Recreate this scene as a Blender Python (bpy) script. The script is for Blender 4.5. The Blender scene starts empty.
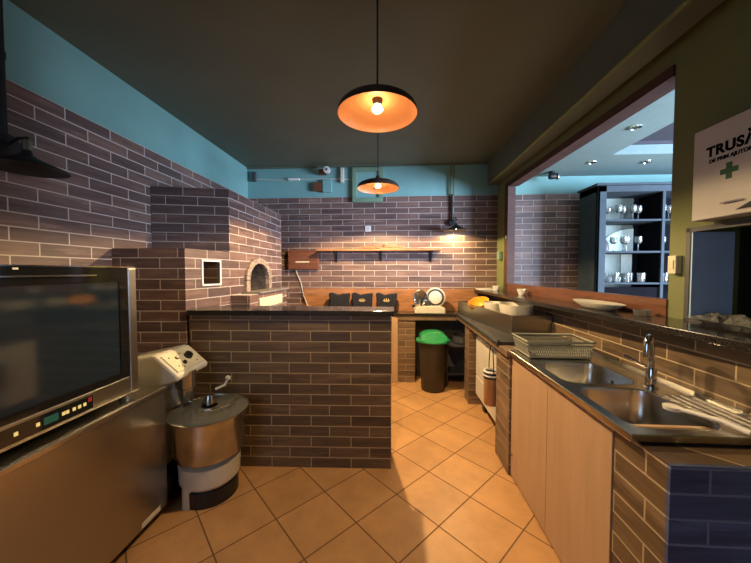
import bpy, bmesh, math, random
from mathutils import Vector, Matrix
random.seed(7)
C = bpy.context.scene.collection
PI = math.pi
# ------------------------------------------------------------------ helpers
class B:
    def __init__(s): s.bm = bmesh.new()
    def box(s, x0, x1, y0, y1, z0, z1, M=None):
        co = [(x, y, z) for x in (x0, x1) for y in (y0, y1) for z in (z0, z1)]
        v = [s.bm.verts.new(M @ Vector(c) if M else c) for c in co]
        for f in ((0,1,3,2),(4,6,7,5),(0,4,5,1),(2,3,7,6),(0,2,6,4),(1,5,7,3)):
            s.bm.faces.new([v[i] for i in f])
        return s
    def prism(s, poly, a, b, axis='z'):
        def P(p, t):
            return {'z': (p[0], p[1], t), 'x': (t, p[0], p[1]), 'y': (p[0], t, p[1])}[axis]
        lo = [s.bm.verts.new(P(p, a)) for p in poly]; hi = [s.bm.verts.new(P(p, b)) for p in poly]
        n = len(poly)
        s.bm.faces.new(lo); s.bm.faces.new(hi[::-1])
        for i in range(n): s.bm.faces.new((lo[i], hi[i], hi[(i+1) % n], lo[(i+1) % n]))
        return s
    def lathe(s, prof, c=(0,0,0), seg=32, M=None, sx=1, sy=1):
        rings = []
        for r, z in prof:
            if r < 1e-5: rings.append([s.bm.verts.new(tr(M, c, (0,0,z)))])
            else: rings.append([s.bm.verts.new(tr(M, c, (r*sx*math.cos(2*PI*i/seg), r*sy*math.sin(2*PI*i/seg), z))) for i in range(seg)])
        for a, b in zip(rings, rings[1:]):
            for i in range(seg):
                j = (i+1) % seg
                q = [a[i % len(a)], a[j % len(a)], b[j % len(b)], b[i % len(b)]]
                u = []
                for x in q:
                    if x not in u: u.append(x)
                if len(u) > 2: s.bm.faces.new(u)
        return s
    def cyl(s, c, r, h, axis='z', seg=24, r2=None):
        M = {'z': None, 'x': Matrix.Rotation(PI/2, 4, 'Y'), 'y': Matrix.Rotation(-PI/2, 4, 'X')}[axis]
        r2 = r if r2 is None else r2
        return s.lathe([(0,0),(r,0),(r2,h),(0,h)], c, seg, M)
    def tube(s, pts, r, seg=8):
        pts = [Vector(p) for p in pts]; prev = None; n = None
        for i, p in enumerate(pts):
            t = (pts[min(i+1, len(pts)-1)] - pts[max(i-1, 0)]).normalized()
            if n is None: n = t.orthogonal().normalized()
            else: n = (n - t*n.dot(t)).normalized()
            b = t.cross(n)
            ring = [s.bm.verts.new(p + r*(math.cos(2*PI*k/seg)*n + math.sin(2*PI*k/seg)*b)) for k in range(seg)]
            if prev:
                for k in range(seg): s.bm.faces.new((prev[k], prev[(k+1) % seg], ring[(k+1) % seg], ring[k]))
            else: s.bm.faces.new(ring[::-1])
            prev = ring
        s.bm.faces.new(prev)
        return s
def tr(M, c, p):
    v = Vector(p)
    if M: v = M @ v
    return v + Vector(c)
def arc(cx, cy, r, a0, a1, n): return [(cx + r*math.cos(a0+(a1-a0)*i/n), cy + r*math.sin(a0+(a1-a0)*i/n)) for i in range(n+1)]
def make(name, b, mat, parent=None, bevel=0, smooth=None, origin=None):
    bm = b.bm
    bmesh.ops.recalc_face_normals(bm, faces=bm.faces[:])
    vs = [v.co for v in bm.verts]
    if parent is not None: o0 = parent.location.copy() if parent.type == 'EMPTY' else parent.location + (parent.parent.location if parent.parent else Vector((0,0,0)))
    elif origin: o0 = Vector(origin)
    else: o0 = Vector(((min(v.x for v in vs)+max(v.x for v in vs))/2, (min(v.y for v in vs)+max(v.y for v in vs))/2, min(v.z for v in vs)))
    for v in bm.verts: v.co -= o0
    me = bpy.data.meshes.new(name); 
    if smooth:
        for f in bm.faces: f.smooth = True
        for e in bm.edges:
            if len(e.link_faces) == 2 and e.calc_face_angle(0) > math.radians(smooth): e.smooth = False
    bm.to_mesh(me); bm.free()
    me.materials.append(mat)
    o = bpy.data.objects.new(name, me); C.objects.link(o)
    if parent is not None: o.parent = parent
    else: o.location = o0
    if bevel:
        m = o.modifiers.new('bevel', 'BEVEL'); m.width = bevel; m.segments = 2; m.limit_method = 'ANGLE'; m.angle_limit = math.radians(40)
    return o
def tag(o, label, cat, group=None):
    o['label'] = label; o['category'] = cat
    if group: o['group'] = group
    return o
def thing(name, label, cat, loc, group=None):
    o = bpy.data.objects.new(name, None); C.objects.link(o); o.location = loc; o.empty_display_size = .1
    return tag(o, label, cat, group)
def struct(o): o['kind'] = 'structure'; return o
def dup(root, loc, rz=0, label=None, group=None):
    r = root.copy(); C.objects.link(r); r.location = loc; r.rotation_euler.z = rz
    if label: r['label'] = label
    if group: r['group'] = group
    for ch in list(root.children):
        c = ch.copy(); C.objects.link(c); c.parent = r
        for g in list(ch.children):
            d = g.copy(); C.objects.link(d); d.parent = c
    return r
def cut(o, cutters):
    """carve real openings into o"""
    tmp = []
    for b in cutters:
        bmesh.ops.recalc_face_normals(b.bm, faces=b.bm.faces[:])
        me = bpy.data.meshes.new('cutter'); b.bm.to_mesh(me); b.bm.free()
        k = bpy.data.objects.new('cutter', me); C.objects.link(k); tmp.append(k)
        m = o.modifiers.new('cut', 'BOOLEAN'); m.object = k; m.operation = 'DIFFERENCE'; m.solver = 'EXACT'
    bpy.context.view_layer.update()
    dg = bpy.context.evaluated_depsgraph_get()
    me = bpy.data.meshes.new_from_object(o.evaluated_get(dg))
    o.modifiers.clear(); o.data = me
    for k in tmp: bpy.data.objects.remove(k, do_unlink=True)
    return o
# ------------------------------------------------------------------ materials
def mat0(name):
    m = bpy.data.materials.new(name); m.use_nodes = True
    nt = m.node_tree; return m, nt, nt.nodes['Principled BSDF']
def mat(name, col, rough=.5, metal=0, noise=.12, nscale=9, bump=0, bscale=60, emit=0, stretch=(1,1,1), trans=0, ecol=None, spec=None, coat=0):
    m, nt, p = mat0(name); N = nt.nodes.new; L = nt.links.new
    p.inputs['Roughness'].default_value = rough; p.inputs['Metallic'].default_value = metal
    if spec is not None: p.inputs['Specular IOR Level'].default_value = spec
    if trans: p.inputs['Transmission Weight'].default_value = trans; p.inputs['IOR'].default_value = 1.45
    if coat: p.inputs['Coat Weight'].default_value = coat; p.inputs['Coat Roughness'].default_value = .08
    tc = N('ShaderNodeTexCoord'); mp = N('ShaderNodeMapping'); mp.inputs['Scale'].default_value = stretch
    L(tc.outputs['Object'], mp.inputs['Vector'])
    nz = N('ShaderNodeTexNoise'); nz.inputs['Scale'].default_value = nscale; nz.inputs['Detail'].default_value = 5
    L(mp.outputs[0], nz.inputs['Vector'])
    r = N('ShaderNodeValToRGB'); a = 1-noise; b = 1+noise
    r.color_ramp.elements[0].color = (col[0]*a, col[1]*a, col[2]*a, 1); r.color_ramp.elements[1].color = (min(1, col[0]*b), min(1, col[1]*b), min(1, col[2]*b), 1)
    r.color_ramp.elements[0].position = .3; r.color_ramp.elements[1].position = .7
    L(nz.outputs['Fac'], r.inputs[0]); L(r.outputs[0], p.inputs['Base Color'])
    if emit:
        p.inputs['Emission Color'].default_value = (*(ecol or col), 1); p.inputs['Emission Strength'].default_value = emit
    if bump:
        n2 = N('ShaderNodeTexNoise'); n2.inputs['Scale'].default_value = bscale; L(mp.outputs[0], n2.inputs['Vector'])
        bp = N('ShaderNodeBump'); bp.inputs['Strength'].default_value = bump; bp.inputs['Distance'].default_value = .01
        L(n2.outputs['Fac'], bp.inputs['Height']); L(bp.outputs[0], p.inputs['Normal'])
    return m
def tile_mat(name, c1, c2, mortar, w, h, off, ms, vec, rough=.45, streak=(3, 30), bump=.6, dirt=.42, mblend=.0, vo=(0, 0)):
    """vec: ((ux,uy,uz,u0),(vx,vy,vz,v0)) world axes of the tile pattern"""
    m, nt, p = mat0(name); N = nt.nodes.new; L = nt.links.new
    g = N('ShaderNodeNewGeometry'); cb = N('ShaderNodeCombineXYZ')
    for i, (ax) in enumerate(vec):
        d = N('ShaderNodeVectorMath'); d.operation = 'DOT_PRODUCT'; d.inputs[1].default_value = ax[:3]; L(g.outputs['Position'], d.inputs[0])
        ad = N('ShaderNodeMath'); ad.inputs[1].default_value = ax[3]; L(d.outputs['Value'], ad.inputs[0]); L(ad.outputs[0], cb.inputs[i])
    br = N('ShaderNodeTexBrick'); br.offset = off; br.offset_frequency = 2
    for k, v in (('Scale', 1), ('Mortar Size', ms), ('Mortar Smooth', .15), ('Bias', 0), ('Brick Width', w), ('Row Height', h)): br.inputs[k].default_value = v
    br.inputs['Color1'].default_value = (*c1, 1); br.inputs['Color2'].default_value = (*c2, 1); br.inputs['Mortar'].default_value = (*mortar, 1)
    L(cb.outputs[0], br.inputs['Vector'])
    mp = N('ShaderNodeMapping'); mp.inputs['Scale'].default_value = (streak[0], streak[1], 1); L(cb.outputs[0], mp.inputs[0])
    nz = N('ShaderNodeTexNoise'); nz.inputs['Scale'].default_value = 1; nz.inputs['Detail'].default_value = 6; nz.inputs['Roughness'].default_value = .65; L(mp.outputs[0], nz.inputs['Vector'])
    mr = N('ShaderNodeMapRange'); mr.inputs[1].default_value = .3; mr.inputs[2].default_value = .72; mr.inputs[3].default_value = 1-dirt; mr.inputs[4].default_value = 1+dirt; L(nz.outputs['Fac'], mr.inputs[0])
    vm = N('ShaderNodeVectorMath'); vm.operation = 'SCALE'; L(br.outputs['Color'], vm.inputs[0]); L(mr.outputs[0], vm.inputs['Scale'])
    # pale glaze wear
    n3 = N('ShaderNodeTexNoise'); n3.inputs['Scale'].default_value = .45; n3.inputs['Detail'].default_value = 7; n3.inputs['Roughness'].default_value = .7; L(mp.outputs[0], n3.inputs['Vector'])
    m3 = N('ShaderNodeMapRange'); m3.inputs[1].default_value = .56; m3.inputs[2].default_value = .76; m3.inputs[4].default_value = .6*(dirt > .2); L(n3.outputs['Fac'], m3.inputs[0])
    mx = N('ShaderNodeMix'); mx.data_type = 'RGBA'; L(m3.outputs[0], mx.inputs[0]); L(vm.outputs[0], mx.inputs[6]); mx.inputs[7].default_value = (*[min(1, x*2.2+.05) for x in c1], 1)
    m2 = N('ShaderNodeMix'); m2.data_type = 'RGBA'; L(br.outputs['Fac'], m2.inputs[0]); L(mx.outputs[2], m2.inputs[6]); m2.inputs[7].default_value = (*mortar, 1)
    L(m2.outputs[2], p.inputs['Base Color'])
    rr = N('ShaderNodeMapRange'); rr.inputs[3].default_value = rough; rr.inputs[4].default_value = .85; L(br.outputs['Fac'], rr.inputs[0]); L(rr.outputs[0], p.inputs['Roughness'])
    sb = N('ShaderNodeMath'); sb.operation = 'MULTIPLY_ADD'; sb.inputs[1].default_value = -1; L(br.outputs['Fac'], sb.inputs[0])
    s2 = N('ShaderNodeMath'); s2.operation = 'MULTIPLY'; s2.inputs[1].default_value = .35; L(nz.outputs['Fac'], s2.inputs[0]); L(s2.outputs[0], sb.inputs[2])
    bp = N('ShaderNodeBump'); bp.inputs['Strength'].default_value = bump; bp.inputs['Distance'].default_value = .004; L(sb.outputs[0], bp.inputs['Height']); L(bp.outputs[0], p.inputs['Normal'])
    return m
BR1, BR2, MO = (.185, .108, .086), (.088, .054, .050), (.50, .43, .39)
def brick(name, ph=0, uph=0, c1=BR1, c2=BR2, mo=MO, ms=.0036, **k):
    return tile_mat(name, c1, c2, mo, .303, .078, .46, ms, ((1, 1, 0, uph+30), (0, 0, 1, 7.8-ph)), **k)
M = {}
M['brick'] = brick('brick_wall', 2.47 % .078)
M['brick_left'] = brick('brick_left', 2.47 % .078, .1)
M['brick_oven'] = brick('brick_oven', 2.17 % .078, .05)
M['brick_low'] = brick('brick_counter', 0, .12, (.155, .098, .052), (.075, .046, .026), (.42, .32, .19))
M['brick_post'] = brick('brick_post', 0, .02, (.21, .13, .075), (.12, .075, .045), (.34, .26, .17))
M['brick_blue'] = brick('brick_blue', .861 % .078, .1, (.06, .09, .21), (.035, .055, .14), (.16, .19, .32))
a_ = math.radians(44.5); ca, sa = math.cos(a_), math.sin(a_)
M['floor'] = tile_mat('floor_tiles', (.56, .30, .125), (.49, .255, .10), (.17, .085, .035), .333, .333, 0, .0042,
    ((ca, -sa, 0, 1.339+33.3), (sa, ca, 0, -1.39+33.3)), rough=.36, streak=(5, 5), bump=.35, dirt=.16)
M['teal'] = mat('teal_paint', (.15, .31, .29), .75, noise=.06, nscale=3, bump=.1, bscale=40)
M['teal_back'] = mat('grey_green_paint', (.16, .33, .32), .75, noise=.06, nscale=3)
M['ceil'] = mat('dark_ceiling_paint', (.10, .115, .08), .6, noise=.08, nscale=2)
M['olive'] = mat('olive_paint', (.15, .165, .06), .7, noise=.06, nscale=4)
M['bar_ceil'] = mat('bar_ceiling_paint', (.14, .205, .195), .8, noise=.04)
M['plain'] = mat('dim_plaster', (.16, .17, .17), .8)
M['recess'] = mat('purple_grey_paint', (.03, .028, .04), .8)
M['granite'] = mat('black_granite', (.022, .02, .019), .13, noise=.9, nscale=160)
M['honed'] = mat('honed_granite', (.03, .028, .026), .42, noise=.7, nscale=120)
M['steel'] = mat('brushed_steel', (.42, .40, .36), .30, 1, noise=.03, nscale=3)
M['steel_h'] = mat('steel_sink', (.52, .50, .46), .24, 1, noise=.1, nscale=14)
M['chrome'] = mat('chrome', (.75, .73, .7), .1, 1)
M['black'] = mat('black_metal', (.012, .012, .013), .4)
M['blackgloss'] = mat('black_glass', (.008, .009, .011), .06)
M['fabric'] = mat('black_fabric', (.008, .008, .012), .9, noise=.4, nscale=30, bump=.5)
M['ink'] = mat('black_ink', (.006, .006, .006), .95, spec=0)
M['gold'] = mat('gold_print', (.55, .4, .15), .5)
M['wood'] = mat('pine_board', (.33, .145, .06), .5, noise=.3, nscale=4, stretch=(1.5, 4, 14))
M['sill'] = mat('varnished_sill', (.13, .05, .025), .35, noise=.3, nscale=4, stretch=(3, 1.5, 14))
M['redwood'] = mat('red_brown_wood', (.13, .045, .022), .45, noise=.35, nscale=4, stretch=(1.5, 1.5, 14))
M['frame'] = mat('mahogany_frame', (.06, .022, .013), .7, noise=.3, nscale=4, stretch=(2, 2, 10))
M['beech'] = mat('beech_laminate', (.46, .29, .17), .45, noise=.07, nscale=5, stretch=(3, 4, .4))
M['edge'] = mat('brown_worktop', (.17, .105, .06), .5, noise=.3, nscale=8)
M['cream'] = mat('cream_enamel', (.62, .58, .48), .35, noise=.05)
M['white'] = mat('white_plastic', (.72, .70, .66), .4, noise=.04)
M['ivory'] = mat('ivory_plastic', (.66, .60, .42), .5)
M['box'] = mat('white_painted_metal', (.50, .47, .44), .4, noise=.03)
M['green'] = mat('green_plastic', (.015, .24, .075), .35)
M['dkgreen'] = mat('dark_green_print', (.02, .10, .035), .5)
M['yellow'] = mat('yellow_plastic', (.85, .40, .02), .4)
M['binbody'] = mat('dark_bin_plastic', (.035, .026, .016), .5)
M['basket'] = mat('grey_plastic', (.24, .24, .19), .5)
M['shade_out'] = mat('dark_bronze_enamel', (.05, .028, .02), .4)
M['shade_in'] = mat('copper_enamel', (.58, .27, .12), .4, noise=.05)
M['tin'] = mat('copper_tin', (.42, .22, .10), .4, .3)
M['soot'] = mat('soot', (.09, .075, .065), .95, noise=.5, nscale=14)
M['firebrick'] = mat('firebrick', (.30, .22, .17), .8, noise=.35, nscale=30, bump=.5)
M['slab'] = mat('grey_stone', (.20, .18, .17), .5, noise=.3, nscale=12)
M['bluereveal'] = mat('blue_reveal', (.45, .64, .92), .6, noise=.05)
M['cabgrey'] = mat('blue_grey_paint', (.04, .055, .066), .7, spec=.15)
M['cabblack'] = mat('matte_black', (.008, .008, .010), .9, spec=0)
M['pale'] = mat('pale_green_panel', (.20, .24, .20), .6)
M['archrefl'] = mat('arch_reflection_paint', (.78, .88, .80), .6)
M['greenframe'] = mat('green_frame_paint', (.15, .25, .17), .55)
M['darkgrey'] = mat('dark_grey', (.05, .05, .055), .5)
M['led_y'] = mat('lit_button', (.30, .24, .10), .4, emit=.35, ecol=(1, .75, .25))
M['led_g'] = mat('dim_display', (.01, .05, .04), .2, emit=.03, ecol=(.1, .6, .45))
M['led_r'] = mat('red_mark', (.25, .02, .03), .4)
M['bulb'] = mat('lit_bulb', (1, .75, .4), .4, emit=60, ecol=(1, .62, .28))
M['bulb2'] = mat('lit_bulb_wall', (1, .8, .5), .4, emit=30, ecol=(1, .74, .32))
M['spot'] = mat('spot_face', (.6, .6, .6), .3)
def glassy(name, tint, rough, ior=1.45, diffuse_mix=0, diffuse_col=(.7, .7, .66)):
    m, nt, p = mat0(name); N = nt.nodes.new; L = nt.links.new; nt.nodes.remove(p)
    fr = N('ShaderNodeFresnel'); fr.inputs[0].default_value = ior
    t = N('ShaderNodeBsdfTransparent'); t.inputs[0].default_value = (*tint, 1)
    g = N('ShaderNodeBsdfGlossy'); g.inputs['Roughness'].default_value = rough
    mx = N('ShaderNodeMixShader'); L(fr.outputs[0], mx.inputs[0]); L(t.outputs[0], mx.inputs[1]); L(g.outputs[0], mx.inputs[2]); d = N('ShaderNodeBsdfDiffuse'); d.inputs[0].default_value = (*diffuse_col, 1); m2 = N('ShaderNodeMixShader'); m2.inputs[0].default_value = diffuse_mix
    L(mx.outputs[0], m2.inputs[1]); L(d.outputs[0], m2.inputs[2]); L(m2.outputs[0], nt.nodes['Material Output'].inputs[0])
    return m
M['ovenglass'] = glassy('oven_glass', (.40, .46, .55), .08, 2.1, .3, (.03, .058, .11))  # blue diffuse share paints in a blue-grey reflection on the door
M['clear'] = glassy('clear_glass', (.86, .9, .9), .03, 1.7, .12)  # pale diffuse share paints highlights into the clear pieces
M['lid'] = glassy('clear_lid', (.70, .70, .66), .08, 1.7, .13)
# ------------------------------------------------------------------ setting
XL, YB, ZC, XR = -2.06, 4.21, 2.895, 5.2
ZT = 2.47                      # top of the brick facing
def xw(y): return 1.385 + .04*(YB - y)        # kitchen face of the hatch wall
b = B().box(XL, XR, -1.3, YB, -.05, 0); struct(make('floor', b, M['floor']))
b = B().box(XL, 1.5, -1.3, YB, ZC, ZC+.1); struct(make('ceiling', b, M['ceil']))
b = B().box(1.5, XR, -1.3, YB, 2.70, 2.80)
o = struct(make('ceiling', b, M['bar_ceil'])); cut(o, [B().box(2.345, 4.6, .6, 3.47, 2.6, 2.9)])
b = B().box(2.345, 4.6, .6, .62, 2.80, 2.83).box(2.345, 4.6, 3.45, 3.47, 2.80, 2.83).box(2.30, 4.65, .55, 3.52, 2.83, 2.88); struct(make('trim_1', b, M['recess']))
struct(make('wall_left', B().box(XL-.15, XL, -1.3, YB, ZT, ZC), M['teal']))
struct(make('wall_left', B().box(XL-.15, XL+.004, -1.3, YB, 0, ZT), M['brick_left']))
struct(make('wall_back', B().box(XL-.15, XR, YB, YB+.15, ZT, ZC), M['teal_back']))
struct(make('wall_back', B().box(XL-.15, XR, YB-.004, YB+.15, 0, ZT), M['brick']))
o = struct(make('wall_front', B().box(XL-.15, XR, -1.45, -1.3, 0, ZC), M['plain'])); cut(o, [B().box(2.0, 3.3, -1.6, -1.2, 1.0, 2.3), B().box(-1.9, -.7, -1.6, -1.2, .9, 2.1)])
b = B().box(2.0, 2.05, -1.42, -1.36, 1, 2.3).box(3.25, 3.3, -1.42, -1.36, 1, 2.3).box(2.05, 3.25, -1.42, -1.36, 1, 1.05).box(2.05, 3.25, -1.42, -1.36, 2.25, 2.3); struct(make('window_fill_bar', b, M['frame']))  # added unseen bar window, opening for the front fill light
b = B().box(-1.9, -1.85, -1.42, -1.36, .9, 2.1).box(-.75, -.7, -1.42, -1.36, .9, 2.1).box(-1.85, -.75, -1.42, -1.36, .9, .95).box(-1.85, -.75, -1.42, -1.36, 2.05, 2.1); struct(make('window_fill_rear', b, M['frame']))  # added unseen window behind the camera, opening for the blue fill
# far wall of the bar room with a daylight window
o = struct(make('wall_right', B().box(XR, XR+.15, -1.3, YB, 0, ZC), M['bar_ceil'])); cut(o, [B().box(XR-.1, XR+.3, -.6, 2.3, .8, 2.4)])
b = B()
for y in (-.6, .35, 1.30, 2.24): b.box(XR+.04, XR+.1, y, y+.06, .8, 2.4)
for z in (.8, 2.34): b.box(XR+.04, XR+.1, -.6, 2.3, z, z+.06)
struct(make('window_3', b, M['frame']))
# lower hatch wall, brick faced towards the sink
struct(make('wall_right', B().box(1.34, 1.62, .95, YB-.004, 0, 1.165), M['brick_low']))
def seg(b, ya, yb, z0, z1, t=.24):
    return b.prism([(xw(ya), ya), (xw(yb), yb), (xw(yb)+t, yb), (xw(ya)+t, ya)], z0, z1)
b = B(); seg(b, 3.94, YB-.004, 1.2, ZC, .07); seg(b, 1.74, 3.94, 2.54, ZC, .10); seg(b, 1.637, 1.74, 1.2, ZC); seg(b, .85, 1.637, 1.665, ZC); seg(b, -1.3, .85, 0, ZC)
struct(make('wall_right', b, M['olive']))
# soffit box along the ceiling
b = B().prism([(1.25, ZC), (1.25, 2.615), (1.265, 2.60), (1.40, 2.60), (1.40, ZC)], -1.3, YB-.004, 'y')
struct(make('trim_2', b, M['ceil']))
b = B().tube([(1.25, -1.3, 2.60), (1.25, YB-.006, 2.60)], .014, 10); struct(make('trim_3', b, M['olive']))
b = B().box(XL, 1.25, YB-.03, YB-.004, ZC-.02, ZC); struct(make('trim_4', b, M['ceil']))
# hatch window: mahogany lining with a low sill board
b = B(); seg(b, 3.84, 3.94, 1.2, 2.54, .09); seg(b, 1.74, 3.84, 2.48, 2.54, .12)
for v in b.bm.verts: v.co.x -= .012
fr = struct(make('window_1', b, M['frame']))
b = B(); seg(b, 1.74, 3.84, 1.2, 1.295, .05)
for v in b.bm.verts: v.co.x -= .008
make('window_sill', b, M['sill'], fr)
b = B().box(xw(3.86)-.02, xw(3.86)-.010, 3.86, 3.885, 1.85, 1.89); make('latch', b, M['white'], fr)
# small pass-through, far reveal coloured plain blue, dark frame
b = B(); t = .022
for (ya, yb, z0, z1) in ((1.615, 1.637, 1.2, 1.665), (.85, .872, 1.2, 1.665), (.85, 1.637, 1.643, 1.665), (.85, 1.637, 1.2, 1.212)): seg(b, ya, yb, z0, z1, .016)
for v in b.bm.verts: v.co.x -= .015
w2 = struct(make('window_2', b, M['darkgrey']))
b = B().box(xw(1.62)-.010, xw(1.62)+.185, 1.607, 1.615, 1.213, 1.642); make('reveal_panel', b, M['bluereveal'], w2)
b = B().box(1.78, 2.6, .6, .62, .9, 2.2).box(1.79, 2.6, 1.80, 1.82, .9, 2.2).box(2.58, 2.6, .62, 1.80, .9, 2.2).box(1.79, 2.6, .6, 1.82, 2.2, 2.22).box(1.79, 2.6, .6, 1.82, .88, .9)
make('black_shell', b, M['black'], w2)  # added black shell; its colour stands for the dark room beyond
# ------------------------------------------------------------------ bar ledge
b = B().prism([(1.08, YB-.006), (1.25, .93), (1.25, .85), (1.78, .85), (1.66, YB-.006)], 1.165, 1.2)
tag(make('granite_ledge', b, M['granite'], bevel=.004), 'long black granite ledge running under the hatch windows above the sink', 'ledge')
# ------------------------------------------------------------------ brick peninsula
T = thing('brick_counter', 'dark brick half wall counter with black granite top in the middle of the kitchen', 'counter', (-.78, 2.27, 0))
make('brick_base', B().prism([(-1.50, 2.131), (-.02, 2.18), (-.02, 2.39), (-1.50, 2.37)], 0, 1.13), M['brick_low'], T, bevel=.002)
make('granite_top', B().prism([(-1.50, 2.10), (.0, 2.148), (.0, 2.42), (-1.50, 2.41)], 1.13, 1.165), M['granite'], T, bevel=.004)
# ------------------------------------------------------------------ pizza oven
T = thing('brick_pizza_oven', 'tall brick pizza oven with arched mouth built in the back left corner', 'oven', (-1.75, 3.1, 0))
def arch_poly(y0, y1, z0, zs, n=14):
    c = (y0+y1)/2; r = (y1-y0)/2
    return [(y0, z0)] + [(c - r*math.cos(PI*i/n), zs + (r*.75)*math.sin(PI*i/n)) for i in range(n+1)] + [(y1, z0)]
up = make('oven_hood', B().prism([(XL+.006, 2.47), (-1.45, 2.61), (-1.45, 3.85), (XL+.006, 3.85)], 1.615, 2.17), M['brick_oven'], T, bevel=.003)
lo = B().prism([(XL+.006, 2.10), (-1.522, 2.13), (-1.45, 2.61), (-1.45, 3.85), (XL+.006, 3.85)], 0, 1.6149)
lo = make('oven_base', lo, M['brick_oven'], T)
cx0 = T.location
def same(bb): return bb
cut(lo, [same(B().prism(arch_poly(2.93, 3.38, 1.25, 1.36), -1.95, -1.40, 'x'))])
def on_niche(u, w, z, out=0):   # u along the slanted face from its near edge
    d = Vector((.072, .48, 0)).normalized(); n = Vector((d.y, -d.x, 0)); p = Vector((-1.522, 2.13, 0)) + d*u + n*out; return Vector((p.x, p.y, z))
def niche_box(bb, u0, u1, z0, z1, o0, o1):
    c = [on_niche(u, 0, z, o) for o in (o0, o1) for z in (z0, z1) for u in (u0, u1)]
    v = [bb.bm.verts.new(x) for x in c]
    for f in ((0,1,3,2),(4,5,7,6),(0,1,5,4),(2,3,7,6),(0,2,6,4),(1,3,7,5)): bb.bm.faces.new([v[i] for i in f])
    return bb
N0, N1, NZ0, NZ1 = .17, .355, 1.345, 1.525
cut(lo, [same(niche_box(B(), N0, N1, NZ0, NZ1, -.22, .05))])
bb = B(); w = .014
for q in ((N0-w, N1+w, NZ1, NZ1+w), (N0-w, N1+w, NZ0-w, NZ0), (N0-w, N0, NZ0, NZ1), (N1, N1+w, NZ0, NZ1)): niche_box(bb, *q, -.03, .006)
make('niche_frame', bb, M['white'], T)
bb = B(); niche_box(bb, N0, N1, NZ0, NZ1, -.219, -.215); make('niche_back', bb, M['soot'], T)
bb = B(); niche_box(bb, N0+.03, N0+.09, NZ0, NZ0+.06, -.16, -.08); make('valve', bb, M['ivory'], T)
# arch ring of firebricks, protruding
bb = B(); n = 15; c, r0, r1 = 3.155, .225, .30
outer = [(c - r1*math.cos(PI*i/n), 1.36 + r1*.75*math.sin(PI*i/n)) for i in range(n+1)]
inner = [(c - r0*math.cos(PI*i/n), 1.36 + r0*.75*math.sin(PI*i/n)) for i in range(n+1)]
for i in range(n):
    g = .06
    def lp(p, q, t): return (p[0]+(q[0]-p[0])*t, p[1]+(q[1]-p[1])*t)
    bb.prism([lp(outer[i], outer[i+1], g), lp(outer[i], outer[i+1], 1-g), lp(inner[i], inner[i+1], 1-g), lp(inner[i], inner[i+1], g)], -1.45, -1.42, 'x')
bb.prism([(c-r1, 1.25), (c-r0, 1.25), (c-r0, 1.355), (c-r1, 1.355)], -1.45, -1.42, 'x').prism([(c+r1, 1.25), (c+r0, 1.25), (c+r0, 1.355), (c+r1, 1.355)], -1.45, -1.42, 'x')
make('mouth_arch', bb, M['firebrick'], T)
bb = B(); po = arch_poly(2.931, 3.379, 1.2505, 1.36); pi_ = arch_poly(2.94, 3.37, 1.258, 1.36)
lo_ = [bb.bm.verts.new((-1.46, *p)) for p in pi_]; hi_ = [bb.bm.verts.new((-1.94, *p)) for p in pi_]
for i in range(len(pi_)): bb.bm.faces.new((lo_[i], lo_[(i+1) % len(pi_)], hi_[(i+1) % len(pi_)], hi_[i]))
bb.bm.faces.new(hi_); make('oven_chamber', bb, M['soot'], T)
make('hearth_base', B().box(-1.449, -1.28, 2.62, 3.56, 0, 1.232), M['brick_oven'], T)
make('hearth_slab', B().box(-1.449, -1.26, 2.80, 3.58, 1.2325, 1.2495), M['slab'], T, bevel=.003)
make('lit_void_panel', B().box(-1.2795, -1.268, 2.80, 3.38, 1.09, 1.19), M['ivory'], T, bevel=.003)  # cream panel; light in the void under the slab put into colour
# ------------------------------------------------------------------ back counter
T = thing('back_counter', 'narrow counter along the back wall with dark top and brick leg', 'counter', (0, 4.05, 0))
make('worktop', B().box(-1.25, 1.335, 3.90, 4.2, .875, .90), M['granite'], T, bevel=.003)
make('fascia', B().box(-1.25, .80, 3.915, 3.935, .815, .874), M['edge'], T)
make('brick_leg', B().box(.055, .275, 3.93, 4.2, 0, .874), M['brick_post'], T)
make('side_board', B().box(-.03, .05, 3.90, 3.925, 0.0, .85), M['beech'], T, bevel=.002)
make('back_panel', B().box(.28, 1.335, 4.18, 4.2, 0, .874), M['darkgrey'], T)
tag(make('splash_board', B().box(-1.26, 1.14, 4.186, 4.205, .90, 1.205), M['wood'], bevel=.002), 'orange pine board standing along the back wall behind the slicer and black bags', 'board')
# ------------------------------------------------------------------ right counter run
T = thing('side_counter', 'granite topped side counter on brick legs leading to the back wall', 'counter', (1.06, 3.1, 0))
make('granite_slab', B().box(.775, 1.338, 2.33, 3.898, .89, .915), M['honed'], T, bevel=.003)
make('wooden_top', B().box(.79, 1.338, 2.16, 3.898, .845, .8895), M['edge'], T, bevel=.002)
make('brick_leg', B().box(.81, .985, 3.315, 3.51, 0, .8445), M['brick_post'], T, bevel=.002)
make('brick_leg', B().box(.81, 1.338, 2.16, 2.44, 0, .8445), M['brick_post'], T, bevel=.002)
T = thing('sink_cabinet', 'beech fronted sink cabinet with two plain doors in the right foreground', 'cabinet', (1.05, 1.6, 0))
make('carcass', B().box(.844, 1.338, 1.176, 1.194, 0, .868).box(.844, 1.338, 2.140, 2.158, 0, .868).box(.844, 1.338, 1.194, 2.140, 0, .02).box(1.326, 1.338, 1.194, 2.140, .02, .868).box(.824, .843, 1.176, 2.158, .845, .868), M['beech'], T)
for (ya, yb) in ((1.664, 2.154), (1.178, 1.660)):
    d = make('door', B().box(.823, .843, ya, yb, .02, .843), M['beech'], T, bevel=.0015)
make('hinge_cap', B().cyl((.8205, 2.13, .17), .008, .002, 'x', 12), M['black'], T)
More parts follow.
